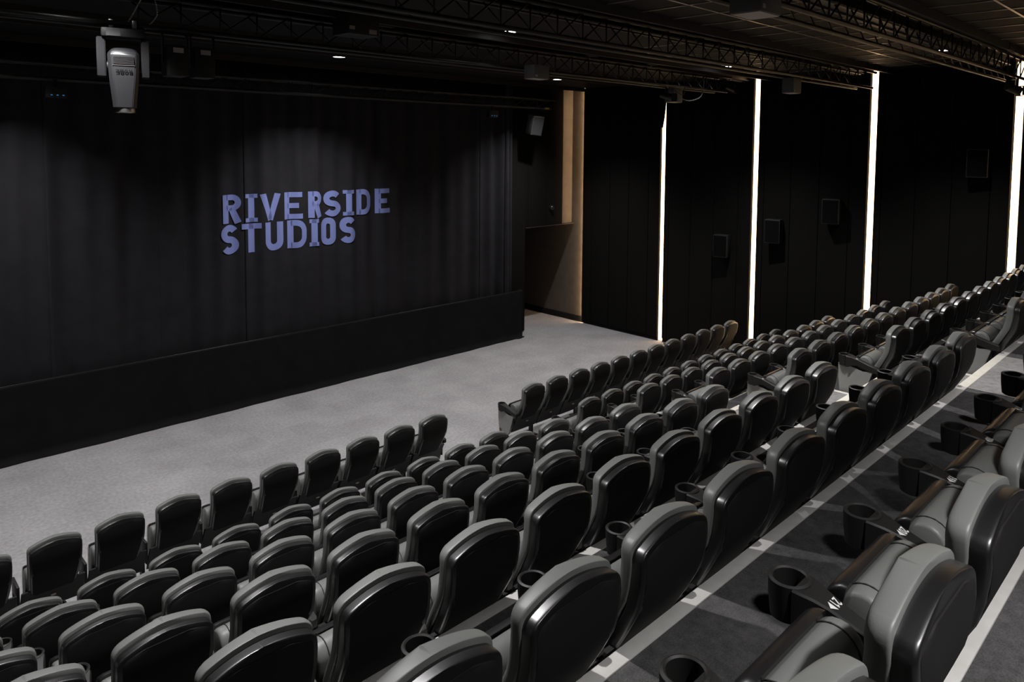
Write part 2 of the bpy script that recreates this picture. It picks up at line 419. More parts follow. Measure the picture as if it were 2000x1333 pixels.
# cables looping off the trusses
def cable(pts, r, label, group=None, name='cable', mt='cable'):
    cu = []
    P = [Vector(p) for p in pts]
    P = [P[0]] + P + [P[-1]]
    for i in range(1, len(P) - 2):
        for s in range(8):
            u = s / 8
            cu.append(0.5 * ((2 * P[i]) + (-P[i - 1] + P[i + 1]) * u + (2 * P[i - 1] - 5 * P[i] + 4 * P[i + 1] - P[i + 2]) * u * u + (-P[i - 1] + 3 * P[i] - 3 * P[i + 1] + P[i + 2]) * u ** 3))
    cu.append(P[-1])
    bm = bmesh.new(); path_bm(bm, cu, r, 6)
    o = link(name, tomesh(name, bm, True), M[mt])
    return tag(o, label, 'cable', group)
cable([(12.08, 8.2, 5.93), (12.4, 8.2, 5.90), (12.72, 8.15, 6.0), (12.74, 8.1, 6.25), (12.7, 8.1, 6.42)], 0.012, 'black cable looping from the hung grey box up to the truss')
cable([(11.78, 8.12, 6.05), (11.9, 8.02, 5.98), (12.0, 8.05, 6.12), (12.1, 8.1, 6.2)], 0.008, 'thin cable drooping across the hung grey box')
for i in range(7):
    xx = 8.2 + i * 0.62 + random.uniform(-0.12, 0.12)
    cable([(xx, 5.38, TZ + 0.31), (xx + 0.07, 5.33, TZ + 0.20), (xx + 0.12, 5.38, TZ + 0.30)], 0.009,
          'short cable loop hanging off the middle truss, %s from the left' % ['first', 'second', 'third', 'fourth', 'fifth', 'sixth', 'seventh'][i], 'cable loops along the middle truss')
for i, (xx, yy) in enumerate([(8.6, 5.5), (10.9, 5.5), (12.6, 2.92), (10.9, 8.2), (9.2, 8.2), (5.2, 8.2)]):
    t = thing('chain_hoist', 'black chain hoist holding up ' + ['the middle truss, left one', 'the middle truss, right one', 'the nearest truss', 'the front truss near the first strip light', 'the front truss, middle one', 'the front truss, left one'][i], 'hoist', (xx, yy - 0.14, TZ + 0.325), 'chain hoists above the trusses')
    box('body', (-0.16, -0.07, 0), (0.16, 0.07, 0.09), M['matte'], t, 0.01)
    tube('hook', (0, 0, -0.03), (0, 0, 0.0), 0.015, M['steel'], t)
    box('hanger', (-0.04, -0.04, 0.09), (0.04, 0.04, 0.16), M['truss'], t)
# indicator boxes
def indicator(x, y, z, label):
    t = thing('control_box', label, 'control box', (x, y, z), 'small control boxes with cyan lamps')
    box('body', (0, 0, 0), (0.27, 0.12, 0.16), M['matte'], t, 0.006)
    for r in (0, 1):
        for c_ in range(3): box('indicator', (0.06 + c_ * 0.075, -0.004, 0.03 + r * 0.07), (0.085 + c_ * 0.075, 0, 0.045 + r * 0.07), M['cyan'] if r == 0 else M['matte'], t)
    box('hanger', (0.11, 0.03, 0.16), (0.15, 0.07, 0.28), M['truss'], t)
indicator(11.20, 12.87, 5.62, 'small control box with cyan lamps beside the stage loudspeaker')
indicator(2.55, 12.87, 5.62, 'small control box with cyan lamps left of the moving head light')
tag(box('label_tag', (13.05, 12.885, 5.88), (13.2, 12.895, 5.92), M['yellow']), 'small yellow tag on the truss above the stage loudspeaker', 'tag')
# ------------------------------------------------------------------ moving head light
hx, hy, hz = 2.26, 8.09, 5.975
mh = thing('moving_head_light', 'large grey moving head stage light hanging lens down from the truss', 'stage light', (hx, hy, hz))
mh.rotation_euler = (0, 0, math.radians(-16))
bm = bmesh.new(); bx(bm, (-0.185, -0.13, 0.022), (0.185, 0.13, 0.11), 0.02)
link('base', tomesh('base', bm, True, 40), M['matte'], mh)
bm = bmesh.new(); bx(bm, (-0.14, -0.133, 0.03), (-0.02, -0.13, 0.10))
link('display', tomesh('display', bm), M['grey2'], mh)
for s in (-1, 1):
    bm = bmesh.new()
    prof = [(-0.10, 0.02), (0.10, 0.02), (0.10, -0.20), (0.065, -0.36), (-0.065, -0.36), (-0.10, -0.20)]
    loft(bm, [[(s * 0.150, a * 0.9, b) for a, b in prof], [(s * 0.225, a, b) for a, b in prof]])
    bmesh.ops.bevel(bm, geom=list(bm.edges), offset=0.008, segments=2, affect='EDGES')
    link('yoke_arm', tomesh('yoke_arm', bm, True, 40), M['grey'], mh)
bm = bmesh.new()
rings = []
for z, w, d in ((-0.075, 0.075, 0.07), (-0.085, 0.10, 0.09), (-0.13, 0.135, 0.125), (-0.16, 0.138, 0.13), (-0.40, 0.125, 0.12), (-0.60, 0.105, 0.10), (-0.66, 0.10, 0.095)):
    c = 0.035
    rings.append([(-w + c, -d, z), (w - c, -d, z), (w, -d + c, z), (w, d - c, z), (w - c, d, z), (-w + c, d, z), (-w, d - c, z), (-w, -d + c, z)])
loft(bm, rings)
bmesh.ops.bevel(bm, geom=[e for e in bm.edges], offset=0.006, segments=2, affect='EDGES')
hd = link('head', tomesh('head', bm, True, 35), M['grey'], mh)
for i in range(6): box('vent_slat', (-0.088, -0.138, -0.165 - i * 0.013), (0.088, -0.128, -0.172 - i * 0.013), M['matte'], hd)
box('trim_line', (-0.095, -0.133, -0.251), (0.095, -0.124, -0.247), M['box'], hd)
def lens_ring():
    bm = bmesh.new()
    rings = [[(r * math.cos(a * PI / 16), r * math.sin(a * PI / 16), z) for a in range(32)] for r, z in ((0.070, -0.655), (0.090, -0.655), (0.092, -0.70), (0.080, -0.705), (0.070, -0.69))]
    loft(bm, rings, False, True); return tomesh('lens_ring', bm, True, 40)
link('lens_ring', lens_ring(), M['steel'], mh)
for s in (-1, 1): tube('pivot', (s * 0.125, 0, -0.25), (s * 0.155, 0, -0.25), 0.05, M['matte'], mh, 20)
for s in (-1, 1):
    tube('clamp', (s * 0.10, 0, 0.11), (s * 0.10, 0, 0.15), 0.022, M['steel'], mh)
    box('clamp_jaw', (s * 0.10 - 0.02, -0.045, 0.125), (s * 0.10 + 0.02, 0.045, 0.20), M['steel'], mh, 0.006)

# strokes: lettering built as flat thick lines -------------------------------------------------
def arc(cx, cy, rx, ry, a0, a1, n=10):
    return [(cx + rx * math.cos(math.radians(a0 + (a1 - a0) * i / n)), cy + ry * math.sin(math.radians(a0 + (a1 - a0) * i / n))) for i in range(n + 1)]
def stroke(pts, w, closed=False):
    """list of quads (each 4 x/y points) for a thick line with mitred joints"""
    P = [Vector(p) for p in pts]; n = len(P)
    L, R = [], []
    for i in range(n):
        a = P[(i - 1) % n] if (closed or i > 0) else None
        b = P[(i + 1) % n] if (closed or i < n - 1) else None
        d1 = (P[i] - a).normalized() if a is not None else None
        d2 = (b - P[i]).normalized() if b is not None else None
        if d1 is None: d1 = d2
        if d2 is None: d2 = d1
        n1 = Vector((-d1.y, d1.x)); n2 = Vector((-d2.y, d2.x))
        mt = (n1 + n2)
        mt = mt.normalized() if mt.length > 1e-6 else n1
        k = w / 2 / max(0.35, mt.dot(n1))
        L.append(P[i] + mt * k); R.append(P[i] - mt * k)
    q = []
    for i in range(n if closed else n - 1):
        j = (i + 1) % n
        q.append([L[i], L[j], R[j], R[i]])
    return q
def glyph(ch, w, s):
    """quads in a box w wide and 1 high, stroke s (same units as height)"""
    h = 1.0; e = s / 2; Q = []
    if ch == 'I':
        Q += stroke([(w / 2, 0), (w / 2, h)], s); Q += stroke([(0, s * 0.32), (w, s * 0.32)], s * 0.64); Q += stroke([(0, h - s * 0.32), (w, h - s * 0.32)], s * 0.64)
    elif ch == 'V':
        Q += stroke([(s * 0.52, h), (w / 2, s * 0.15)], s * 0.98) + stroke([(w - s * 0.52, h), (w / 2, s * 0.15)], s * 0.98)
        Q = [[Vector((min(max(p.x, 0), w), min(max(p.y, 0), h))) for p in q] for q in Q]
    elif ch == 'E':
        Q += stroke([(e, 0), (e, h)], s)
        for yy, ww in ((s * .42, w), (h / 2, w * .78), (h - s * .42, w * 0.97)): Q += stroke([(e, yy), (ww, yy)], s * .84)
    elif ch == 'T':
        Q += stroke([(w / 2, 0), (w / 2, h)], s) + stroke([(0, h - s * .42), (w, h - s * .42)], s * .84)
    elif ch == 'R':
        Q += stroke([(e, 0), (e, h)], s)
        r = (h * 0.56 - s * .84) / 2
        cy = h - s * .42 - r; cx = w - e - r if w - e - r > e else e + 0.02
        rx = w - e - cx
        Q += stroke([(e, h - s * .42), (cx, h - s * .42)] + arc(cx, cy, rx, r, 85, -85) + [(cx, cy - r), (e, cy - r)], s * .86)
        Q += stroke([(w * 0.50, cy - r), (w - e * 1.02, 0)], s * 0.98)
    elif ch == 'D':
        cx = w * 0.42; rx = w - e - cx
        ry = (h - s * .84) / 2
        Q += stroke([(e, 0), (e, h)], s)
        Q += stroke([(e, h - s * .42), (cx, h - s * .42)] + arc(cx, h - s * .42 - rx, rx, rx, 80, 0, 6) + arc(cx, s * .42 + rx, rx, rx, 0, -80, 6) + [(cx, s * .42), (e, s * .42)], s * .92)
    elif ch == 'U':
        r = w / 2 - e
        Q += stroke([(e, h), (e, r + s * .45)] + arc(w / 2, r + s * .45, r, r, 190, 350, 12) + [(w - e, r + s * .45), (w - e, h)], s)
    elif ch == 'O':
        r = w / 2 - e
        Q += stroke(arc(w / 2, h - r - s * .45, r, r, 0, 180, 12) + arc(w / 2, r + s * .45, r, r, 180, 360, 12), s, True)
    elif ch == 'S':
        r = w / 2 - e; ry = (h - s) / 4
        up = arc(w / 2, h - e - ry, r, ry, 28, 250, 14); lo = arc(w / 2, e + ry, r, ry, 70, -152, 14)
        Q += stroke(up + lo, s)
    elif ch == 'B':
        Q += stroke([(e, 0), (e, h)], s)
        for cy in (h * .25 + e * .25, h * .75 - e * .25):
            Q += stroke([(e, cy + .21), (w - .25, cy + .21)] + arc(w - .25, cy, .25 - e, .21, 80, -80, 6) + [(w - .25, cy - .21), (e, cy - .21)], s)
    elif ch == 'F':
        Q += stroke([(e, 0), (e, h)], s) + stroke([(e, h - e), (w, h - e)], s) + stroke([(e, h * .52), (w * .85, h * .52)], s)
    elif ch == '0': Q += stroke(arc(w / 2, h - w / 2, w / 2 - e, w / 2 - e, 0, 180, 6) + arc(w / 2, w / 2, w / 2 - e, w / 2 - e, 180, 360, 6), s, True)
    elif ch == '1': Q += stroke([(w * .6, 0), (w * .6, h)], s) + stroke([(w * .1, h * .75), (w * .6, h - e)], s)
    elif ch == '2': Q += stroke(arc(w / 2, h - w / 2, w / 2 - e, w / 2 - e, 170, -30, 8) + [(e, e), (w, e)], s)
    elif ch == '3': Q += stroke(arc(w / 2, h * .73, w / 2 - e, h * .27 - e, 150, -80, 7) + arc(w / 2, h * .27, w / 2 - e, h * .27 - e, 80, -150, 7), s)
    elif ch == '4': Q += stroke([(w * .72, 0), (w * .72, h), (0, h * .3), (w, h * .3)], s)
    elif ch == '5': Q += stroke([(w * .9, h - e), (e, h - e), (e, h * .55)] + arc(w / 2, h * .32, w / 2 - e, h * .32 - e, 120, -150, 8), s)
    elif ch == '6': Q += stroke(arc(w / 2, h * .3, w / 2 - e, h * .3 - e, 0, 360, 10), s) + stroke([(e, h * .3), (e * 1.4, h * .6), (w * .75, h)], s)
    elif ch == '7': Q += stroke([(0, h - e), (w - e, h - e), (w * .35, 0)], s)
    elif ch == '8': Q += stroke(arc(w / 2, h * .73, w / 2 - e * 1.4, h * .27 - e, 0, 360, 10), s, False) + stroke(arc(w / 2, h * .28, w / 2 - e, h * .28 - e, 0, 360, 10), s)
    elif ch == '9': Q += stroke(arc(w / 2, h * .7, w / 2 - e, h * .3 - e, 0, 360, 10), s) + stroke([(w - e, h * .7), (w - e * 1.4, h * .4), (w * .25, 0)], s)
    return Q
# name on the stage light: upside down because the lamp hangs head down
bm = bmesh.new()
xo = 0.0
for ch in 'ROBE':
    for q in glyph(ch, 0.85, 0.26):
        vs = [bm.verts.new((0.070 - (xo + p.x) * 0.035, -0.1345, -0.292 - p.y * 0.034)) for p in q]
        try: bm.faces.new(vs)
        except ValueError: pass
    xo += 1.05
lt = link('maker_name', tomesh('maker_name', bm), M['riser2'], hd)
lt.location = (0, 0.001, 0)
# cables of the stage light
cable([(2.28, 8.12, 6.10), (2.36, 8.05, 6.28), (2.44, 8.05, 6.45)], 0.007, 'pale looping cable rising from the moving head light to the truss', 'cables above the moving head light', mt='steel')
cable([(2.47, 8.12, 6.12), (2.56, 8.05, 6.26), (2.55, 8.08, 6.44)], 0.007, 'short cable behind the pale loop above the moving head light', 'cables above the moving head light', mt='steel')
for i, (x, z) in enumerate(((2.74, 6.0), (3.01, 6.0))):
    t = thing('stage_spotlight', 'black lantern with small pale label, ' + ('left' if i == 0 else 'right') + ' one of two beside the moving head light', 'spotlight', (x, 8.1, z), 'small stage spotlights on the trusses')
    box('body', (-0.10, -0.1, -0.34), (0.10, 0.12, -0.02), M['matte'], t, 0.02)
    box('label_plate', (-0.05, -0.105, -0.10), (0.05, -0.10, -0.05), M['pale'], t)
    box('yoke_arm', (-0.125, -0.02, -0.2), (-0.11, 0.02, 0.14), M['truss'], t)
    box('yoke_arm', (0.11, -0.02, -0.2), (0.125, 0.02, 0.14), M['truss'], t)
for i, (x, z, w) in enumerate(((4.55, 6.33, 0.30),)):
    pass
t = thing('air_duct_box', 'large black box above the front truss near the picture top', 'box', (4.45, 7.6, 6.26))
box('body', (0, 0, 0.0), (0.42, 0.35, 0.24), M['matte'], t, 0.01)
box('label_plate', (0.28, -0.004, 0.02), (0.38, 0.0, 0.07), M['pale'], t)
box('label_plate', (0.02, -0.004, 0.05), (0.09, 0.0, 0.09), M['pale'], t)

# ------------------------------------------------------------------ stage drapes
YC = 13.66
def fold(x):
    return (0.026 * math.sin(2 * PI * x / 0.93 + 0.7) + 0.026 * math.sin(2 * PI * x / 0.41 + 2.1 * math.sin(x * 0.9)) + 0.012 * math.sin(2 * PI * x / 2.3 + 1.0))
def yc(x, z):
    k = 1.0 if x < 11.2 else 1.0 + (x - 11.2) * 1.3
    low = 0.012 * math.sin(2 * PI * x / 0.27 + 1.7 * z) * max(0, (1.9 - z)) / 1.9 * (1 if x > 8.3 else 0.25)
    diag = 0.016 * math.exp(-((x - 8.75 - (z - 1.6) * 0.55) / 0.10) ** 2) * (1 if z < 2.6 else math.exp(-(z - 2.6) ** 2 / .3))
    return YC + fold(x) * k + low - diag
def drape_panel(name, x0, x1, parent, dy=0.0):
    bm = bmesh.new()
    nx = max(8, int((x1 - x0) / 0.035)); zs = [0.02, 0.3, 0.6, 0.9, 1.2, 1.5, 1.8, 2.2, 2.6, 3.2, 4, 5, 6, 6.5]
    g = []
    for i in range(nx + 1):
        x = x0 + (x1 - x0) * i / nx
        hem = 0.0
        if i < 3: hem = -0.006 * (3 - i) / 3
        g.append([bm.verts.new((x, yc(x, z) + dy + hem, z)) for z in zs])
    for i in range(nx):
        for j in range(len(zs) - 1): bm.faces.new((g[i][j], g[i + 1][j], g[i + 1][j + 1], g[i][j + 1]))
    me = tomesh(name, bm, True)
    o = link(name, me, M['cloth'], parent)
    sm = o.modifiers.new('thickness', 'SOLIDIFY'); sm.thickness = 0.005
    return o
cur = thing('stage_curtain', 'tall black pleated drape across the stage carrying projected letters painted pale blue', 'curtain', (0, 0, 0))
dx = [-6.2, -4.7, -3.2, -1.7, -0.2, 1.2, 2.67, 4.26, 5.80, 7.18, 8.67, 10.11, 11.58, 12.35]
for i, (a, b) in enumerate(zip(dx, dx[1:])):
    drape_panel('drape', a - 0.02, b + 0.03, cur, 0.0 if i % 2 == 0 else 0.006)
# folded end of the drape
def drape_roll(x, y, rx, ry):
    bm = bmesh.new()
    rings = []
    for z in (0.02, 1.2, 2.5, 4, 5, 6.5):
        rings.append([(x + (rx + 0.012 * math.cos(3 * a * PI / 12 + z)) * math.cos(a * PI / 12), y + (ry + 0.012 * math.sin(4 * a * PI / 12 + z)) * math.sin(a * PI / 12), z) for a in range(24)])
    loft(bm, rings, True, True)
    return link('gathered_edge', tomesh('gathered_edge', bm, True, 60), M['cloth'], cur)
drape_roll(12.44, 13.63, 0.075, 0.06); drape_roll(12.60, 13.68, 0.055, 0.05)
tube('track', (-6.2, 13.66, 6.50), (12.7, 13.66, 6.50), 0.02, M['truss'], cur)
# projected lettering, its light painted as letter colour, follows the folds
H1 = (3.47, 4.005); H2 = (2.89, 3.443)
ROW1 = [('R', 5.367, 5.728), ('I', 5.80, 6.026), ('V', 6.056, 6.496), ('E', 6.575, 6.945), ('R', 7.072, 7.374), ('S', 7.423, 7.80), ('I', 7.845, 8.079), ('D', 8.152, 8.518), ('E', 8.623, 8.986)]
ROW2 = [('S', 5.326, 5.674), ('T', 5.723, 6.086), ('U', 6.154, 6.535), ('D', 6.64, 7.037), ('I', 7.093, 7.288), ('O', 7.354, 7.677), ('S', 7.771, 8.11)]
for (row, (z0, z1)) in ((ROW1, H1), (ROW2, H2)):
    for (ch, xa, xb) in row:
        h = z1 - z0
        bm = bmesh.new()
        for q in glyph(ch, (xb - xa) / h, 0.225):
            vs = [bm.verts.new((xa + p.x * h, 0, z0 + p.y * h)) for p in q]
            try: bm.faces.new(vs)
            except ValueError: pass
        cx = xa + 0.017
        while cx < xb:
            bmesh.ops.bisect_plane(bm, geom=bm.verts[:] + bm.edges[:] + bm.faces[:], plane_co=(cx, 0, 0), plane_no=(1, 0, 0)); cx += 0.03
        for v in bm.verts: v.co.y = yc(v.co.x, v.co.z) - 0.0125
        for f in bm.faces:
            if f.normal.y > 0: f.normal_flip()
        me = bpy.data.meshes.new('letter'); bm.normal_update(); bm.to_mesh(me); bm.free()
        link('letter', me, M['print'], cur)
# low black skirt in front
def skirt():
    bm = bmesh.new(); g = []
    x0, x1 = -6.5, 12.87; n = 260
    zs = [0.0, 0.02, 0.15, 0.35, 0.6, 0.85, 1.08, 1.2, 1.235]
    for i in range(n + 1):
        x = x0 + (x1 - x0) * i / n
        col = []
        for z in zs:
            k = max(0, 1.1 - z) / 1.1
            wv = 0.010 * math.sin(2 * PI * x / 1.9) * k + 0.006 * math.sin(2 * PI * x / 0.7 + 1.2 * z) * k
            dd = (x1 - x)
            if dd < 0.8: wv += -0.022 * math.exp(-((dd - 0.08 - (1.235 - z) * 0.5) / 0.05) ** 2) + 0.015 * math.exp(-((dd - 0.16 - (1.235 - z) * 0.52) / 0.05) ** 2)
            sag = -0.012 * math.sin(PI * ((x - x0) % 2.4) / 2.4) if z > 1.2 else 0
            flare = -0.05 if z == 0.0 else 0
            col.append(bm.verts.new((x, 13.47 + wv + flare, z + sag + (0.004 if z == 0 else 0))))
        g.append(col)
    for i in range(n):
        for j in range(len(zs) - 1): bm.faces.new((g[i][j], g[i + 1][j], g[i + 1][j + 1], g[i][j + 1]))
    return tomesh('cloth_front', bm, True)
sk = thing('stage_skirt', 'low black cloth skirt standing on the floor below the tall drape', 'stage skirt', (0, 0, 0))
o = link('cloth_front', skirt(), M['skirt'], sk)
o.modifiers.new('thickness', 'SOLIDIFY').thickness = 0.006
tube('top_rail', (-6.5, 13.485, 1.225), (12.86, 13.485, 1.225), 0.012, M['truss'], sk)
bm = bmesh.new(); g = []
for i in range(9):
    yy = 13.47 + 0.02 * i
    g.append([bm.verts.new((12.87 + 0.02 * math.sin(i * 1.6) * (1.3 - z), yy, z)) for z in (0.0 + 0.01 * (i % 3), 0.4, 0.8, 1.235)])
for i in range(8):
    for j in range(3): bm.faces.new((g[i][j], g[i + 1][j], g[i + 1][j + 1], g[i][j + 1]))
o = link('cloth_return', tomesh('cloth_return', bm, True), M['skirt'], sk); o.modifiers.new('thickness', 'SOLIDIFY').thickness = 0.006
bm = bmesh.new()
pp = [(12.58, 13.44), (12.66, 13.37), (12.76, 13.38), (12.90, 13.42), (12.86, 13.48), (12.6, 13.47)]
loft(bm, [[(x, y, 0.002) for x, y in pp], [(x + 0.01, y + 0.012, 0.022) for x, y in pp]])
link('trailing_hem', tomesh('trailing_hem', bm), M['skirt'], sk)

# loose cloth flap hanging in front of the first strip light
bm = bmesh.new(); g = []
for (z, ya, yb) in ((6.54, 10.64, 10.88), (6.15, 10.645, 10.885), (5.95, 10.66, 10.89), (5.7, 10.69, 10.89), (5.45, 10.735, 10.89)):
    g.append([bm.verts.new((WALLX - 0.09 - 0.02 * math.sin(i * 1.3), ya + (yb - ya) * i / 5, z)) for i in range(6)])
for a, b in zip(g, g[1:]):
    for i in range(5): bm.faces.new((a[i], a[i + 1], b[i + 1], b[i]))
o = tag(link('cloth_flap', tomesh('cloth_flap', bm, True), M['skirt']), 'loose black cloth partly covering the top of the first strip light', 'cloth')
o.modifiers.new('thickness', 'SOLIDIFY').thickness = 0.005

# ------------------------------------------------------------------ loudspeakers
def wall_speaker(y, z, label):
    t = thing('wall_loudspeaker', label, 'loudspeaker', (WALLX - 0.06, y, z), 'black surround loudspeakers on the side wall')
    bm = bmesh.new(); bx(bm, (-0.30, -0.17, -0.52), (-0.06, 0.17, 0.0), 0.012)
    link('cabinet', tomesh('cabinet', bm, True, 40), M['speaker'], t)
    box('grille', (-0.306, -0.155, -0.50), (-0.300, 0.155, -0.02), M['riser2'], t)
    box('wall_bracket', (-0.06, -0.05, -0.36), (-0.001, 0.05, -0.14), M['truss'], t)
    t.rotation_euler = (0, 0, math.radians(10))
wall_speaker(8.93, 2.94, 'black box loudspeaker on the dark wall between first and second strip lights')
wall_speaker(7.64, 3.40, 'black box loudspeaker just right of the second strip light')
wall_speaker(6.36, 3.93, 'black box loudspeaker just left of the third strip light')
wall_speaker(3.70, 5.00, 'black box loudspeaker high up left of the fourth strip light')
t = thing('stage_loudspeaker', 'grey tilted loudspeaker hanging at the right end of the stage drapes', 'loudspeaker', (13.04, 13.30, 5.27))
t.rotation_euler = (math.radians(12), math.radians(4), math.radians(-8))
bm = bmesh.new(); bx(bm, (-0.16, -0.13, -0.02), (0.17, 0.13, 0.47), 0.012)
link('cabinet', tomesh('cabinet', bm, True, 40), M['box'], t)
box('grille', (-0.15, -0.137, 0.0), (0.16, -0.13, 0.45), M['grey2'], t)
tube('hanger', (0, 0, 0.45), (-0.02, -0.22, 0.66), 0.012, M['truss'], t)
t = thing('dome_camera', 'small round black fitting on the dark panel left of the lit niche', 'camera', (14.22, BY - 0.10, 3.28))
bm = bmesh.new(); bmesh.ops.create_uvsphere(bm, u_segments=20, v_segments=12, radius=0.065)
link('dome', tomesh('dome', bm, True), M['gloss'], t).location = (0, -0.05, 0)
tube('mount', (0, 0, 0), (0, -0.04, 0), 0.07, M['matte'], t, 20)
# small orange scrape of light under the first wall panel is a gap; cable cover plate beside it
tag(box('floor_plate', (WALLX - 0.20, 10.30, 0.001), (WALLX - 0.05, 10.55, 0.012), M['steel'], None, 0.003), 'small metal plate on the floor right of the first strip light', 'plate')

# ------------------------------------------------------------------ cinema seats
TOPLINE = [(0.176 + 0.050 * math.cos(math.radians(a)), 0.913 + 0.050 * math.sin(math.radians(a))) for a in (0, 15, 30, 45, 60, 73)] + \
          [(w_, 0.997 - 0.036 * (w_ / 0.1906) ** 2) for w_ in (0.170, 0.145, 0.118, 0.09, 0.06, 0.03, 0.008)]
def shell_row(z):
    tab = [(0.26, 0.180, 0.225), (0.34, 0.188, 0.182), (0.45, 0.198, 0.115), (0.55, 0.208, 0.055), (0.64, 0.216, 0.004), (0.72, 0.222, -0.036), (0.80, 0.225, -0.057),
           (0.88, 0.226, -0.063)] + [(z_, w_, -0.063 + 0.06 * (z_ - 0.88)) for w_, z_ in TOPLINE]
    for a, b in zip(tab, tab[1:]):
        if a[0] <= z <= b[0] + 1e-9:
            u = (z - a[0]) / (b[0] - a[0]); return [a[i] + (b[i] - a[i]) * u for i in range(3)]
    return list(tab[0] if z < tab[0][0] else tab[-1])
ZS = [0.26, 0.30, 0.38, 0.45, 0.50, 0.55, 0.60, 0.66, 0.72, 0.78, 0.84, 0.88] + [q[1] for q in TOPLINE]
def crossloop(w, yb, yf, rb, rf, bow=0.0, n=4):
    """closed loop in x,y: back edge at yb, front at yf, corner radii, front bow"""
    rb = min(rb, w * 0.9, (yf - yb) * 0.49); rf = min(rf, w * 0.9, (yf - yb) * 0.49)
    L = []
    for cx, cy, r, a0 in ((-w + rb, yb + rb, rb, 180), (w - rb, yb + rb, rb, 270), (w - rf, yf - rf, rf, 0), (-w + rf, yf - rf, rf, 90)):
        for i in range(n + 1):
            a = math.radians(a0 + 90 * i / n)
            L.append([cx + r * math.cos(a), cy + r * math.sin(a)])
        if a0 == 0:
            for u in (0.6, 0.2, -0.2, -0.6): L.append([u * (w - rf), yf])
        if a0 == 180:
            for u in (-0.5, 0, 0.5): L.append([u * (w - rb), yb])
    for p in L:
        if p[1] > (yb + yf) / 2 and w > 0: p[1] += bow * (1 - (p[0] / w) ** 2)
    return L
SH = 0.056
def make_shell():
    bm = bmesh.new(); rings = []
    for z in ZS:
        zz, w, y = shell_row(z)
        t = max(0, (z - 0.93) / 0.068)
        rings.append([(a, b, z - 0.015) for a, b in crossloop(w, y + 0.004 * t * t, y + SH, 0.012, 0.004)])
    loft(bm, rings)
    return tomesh('back_shell', bm, True, 50)
def make_backpanel():
    bm = bmesh.new(); g = []
    zs = [0.40, 0.45, 0.50, 0.56, 0.62, 0.68, 0.74, 0.80, 0.86, 0.90, 0.912, 0.922, 0.931, 0.938, 0.944]
    for z in zs:
        zz, w, y = shell_row(z + 0.015)
        k = 1.0 if z < 0.90 else (1 - ((z - 0.90) / 0.045) ** 2.4 * 0.40)
        ww = (w - 0.022) * k
        g.append([bm.verts.new((ww * u, y - 0.004 + (0.003 if abs(u) == 1 else 0), z)) for u in (-1, -0.93, -0.5, 0, 0.5, 0.93, 1)])
    for a, b in zip(g, g[1:]):
        for i in range(6): bm.faces.new((a[i], a[i + 1], b[i + 1], b[i]))
    r = bmesh.ops.extrude_face_region(bm, geom=bm.faces[:])
    bmesh.ops.translate(bm, vec=(0, 0.012, 0), verts=[v for v in r['geom'] if isinstance(v, bmesh.types.BMVert)])
    return tomesh('back_panel', bm, True, 40)
def make_backcushion():
    bm = bmesh.new(); rings = []
    for z in ZS:
        if z < 0.40 and z != 0.38: continue
        zz, w, y = shell_row(z)
        t = max(0, (z - 0.90) / 0.098)
        th = 0.060 - 0.012 * t ** 1.6
        low = max(0, (0.55 - z) / 0.17)
        wr_ = 0.0030 * math.sin(z * 210) * (1 if 0.84 < z < 0.97 else 0)
        rings.append([(a * (1.008 + wr_), b, z + 0.006) for a, b in crossloop(w * 1.0 + 0.004, y + SH - 0.004, y + SH + th * (1 - 0.35 * low), 0.010, 0.036, 0.008)])
    # dome the crown
    last = rings[-1]
    cx = 0; cy = sum(p[1] for p in last) / len(last)
    loft(bm, rings)
    return tomesh('back_cushion', bm, True, 60)
def yzloop(cy, cz, pts): return [(cy + a, cz + b) for a, b in pts]
def lathe_x(name, prof, xs, scales, sharp=50):
    """loft a yz profile along x; scales shrink it towards its centre at the ends"""
    cy = sum(p[0] for p in prof) / len(prof); cz = sum(p[1] for p in prof) / len(prof)
    bm = bmesh.new(); rings = []
    for x, s in zip(xs, scales): rings.append([(x, cy + (p[0] - cy) * s, cz + (p[1] - cz) * s) for p in prof])
    loft(bm, rings)
    return tomesh(name, bm, True, sharp)
# tipped-up seat: leather cushion behind, black pan in front, nose upward
cush = []
for i in range(13):   # rounded nose
    a = math.radians(-8 + 196 * i / 12)
    cush.append((0.268 + 0.080 * math.cos(a), 0.568 + 0.085 * math.sin(a)))
cush += [(0.198, 0.47), (0.225, 0.36), (0.27, 0.27), (0.32, 0.24), (0.365, 0.27), (0.360, 0.40)]
pan = []
for i in range(7):
    a = math.radians(95 - 95 * i / 6)
    pan.append((0.318 + 0.070 * math.cos(a), 0.572 + 0.084 * math.sin(a)))
pan += [(0.402, 0.42), (0.398, 0.31), (0.36, 0.235), (0.31, 0.215), (0.28, 0.235), (0.31, 0.26), (0.352, 0.33), (0.342, 0.54), (0.322, 0.60)]
XS = [-0.215, -0.212, -0.203, -0.185, -0.10, 0, 0.10, 0.185, 0.203, 0.212, 0.215]
SCL = [0.86, 0.92, 0.965, 0.99, 1, 1.005, 1, 0.99, 0.965, 0.92, 0.86]
def make_seam():
    bm = bmesh.new()
    for s in (-1,):
        pts = []
        for i in range(12):
            a = math.radians(0 + 185 * i / 11)
            pts.append((s * 0.160, 0.268 + 0.0822 * math.cos(a), 0.568 + 0.0870 * math.sin(a)))
        pts += [(s * 0.160, 0.1965, 0.47), (s * 0.160, 0.222, 0.38)]
        path_bm(bm, pts, 0.0022, 5)
    return tomesh('seam', bm)
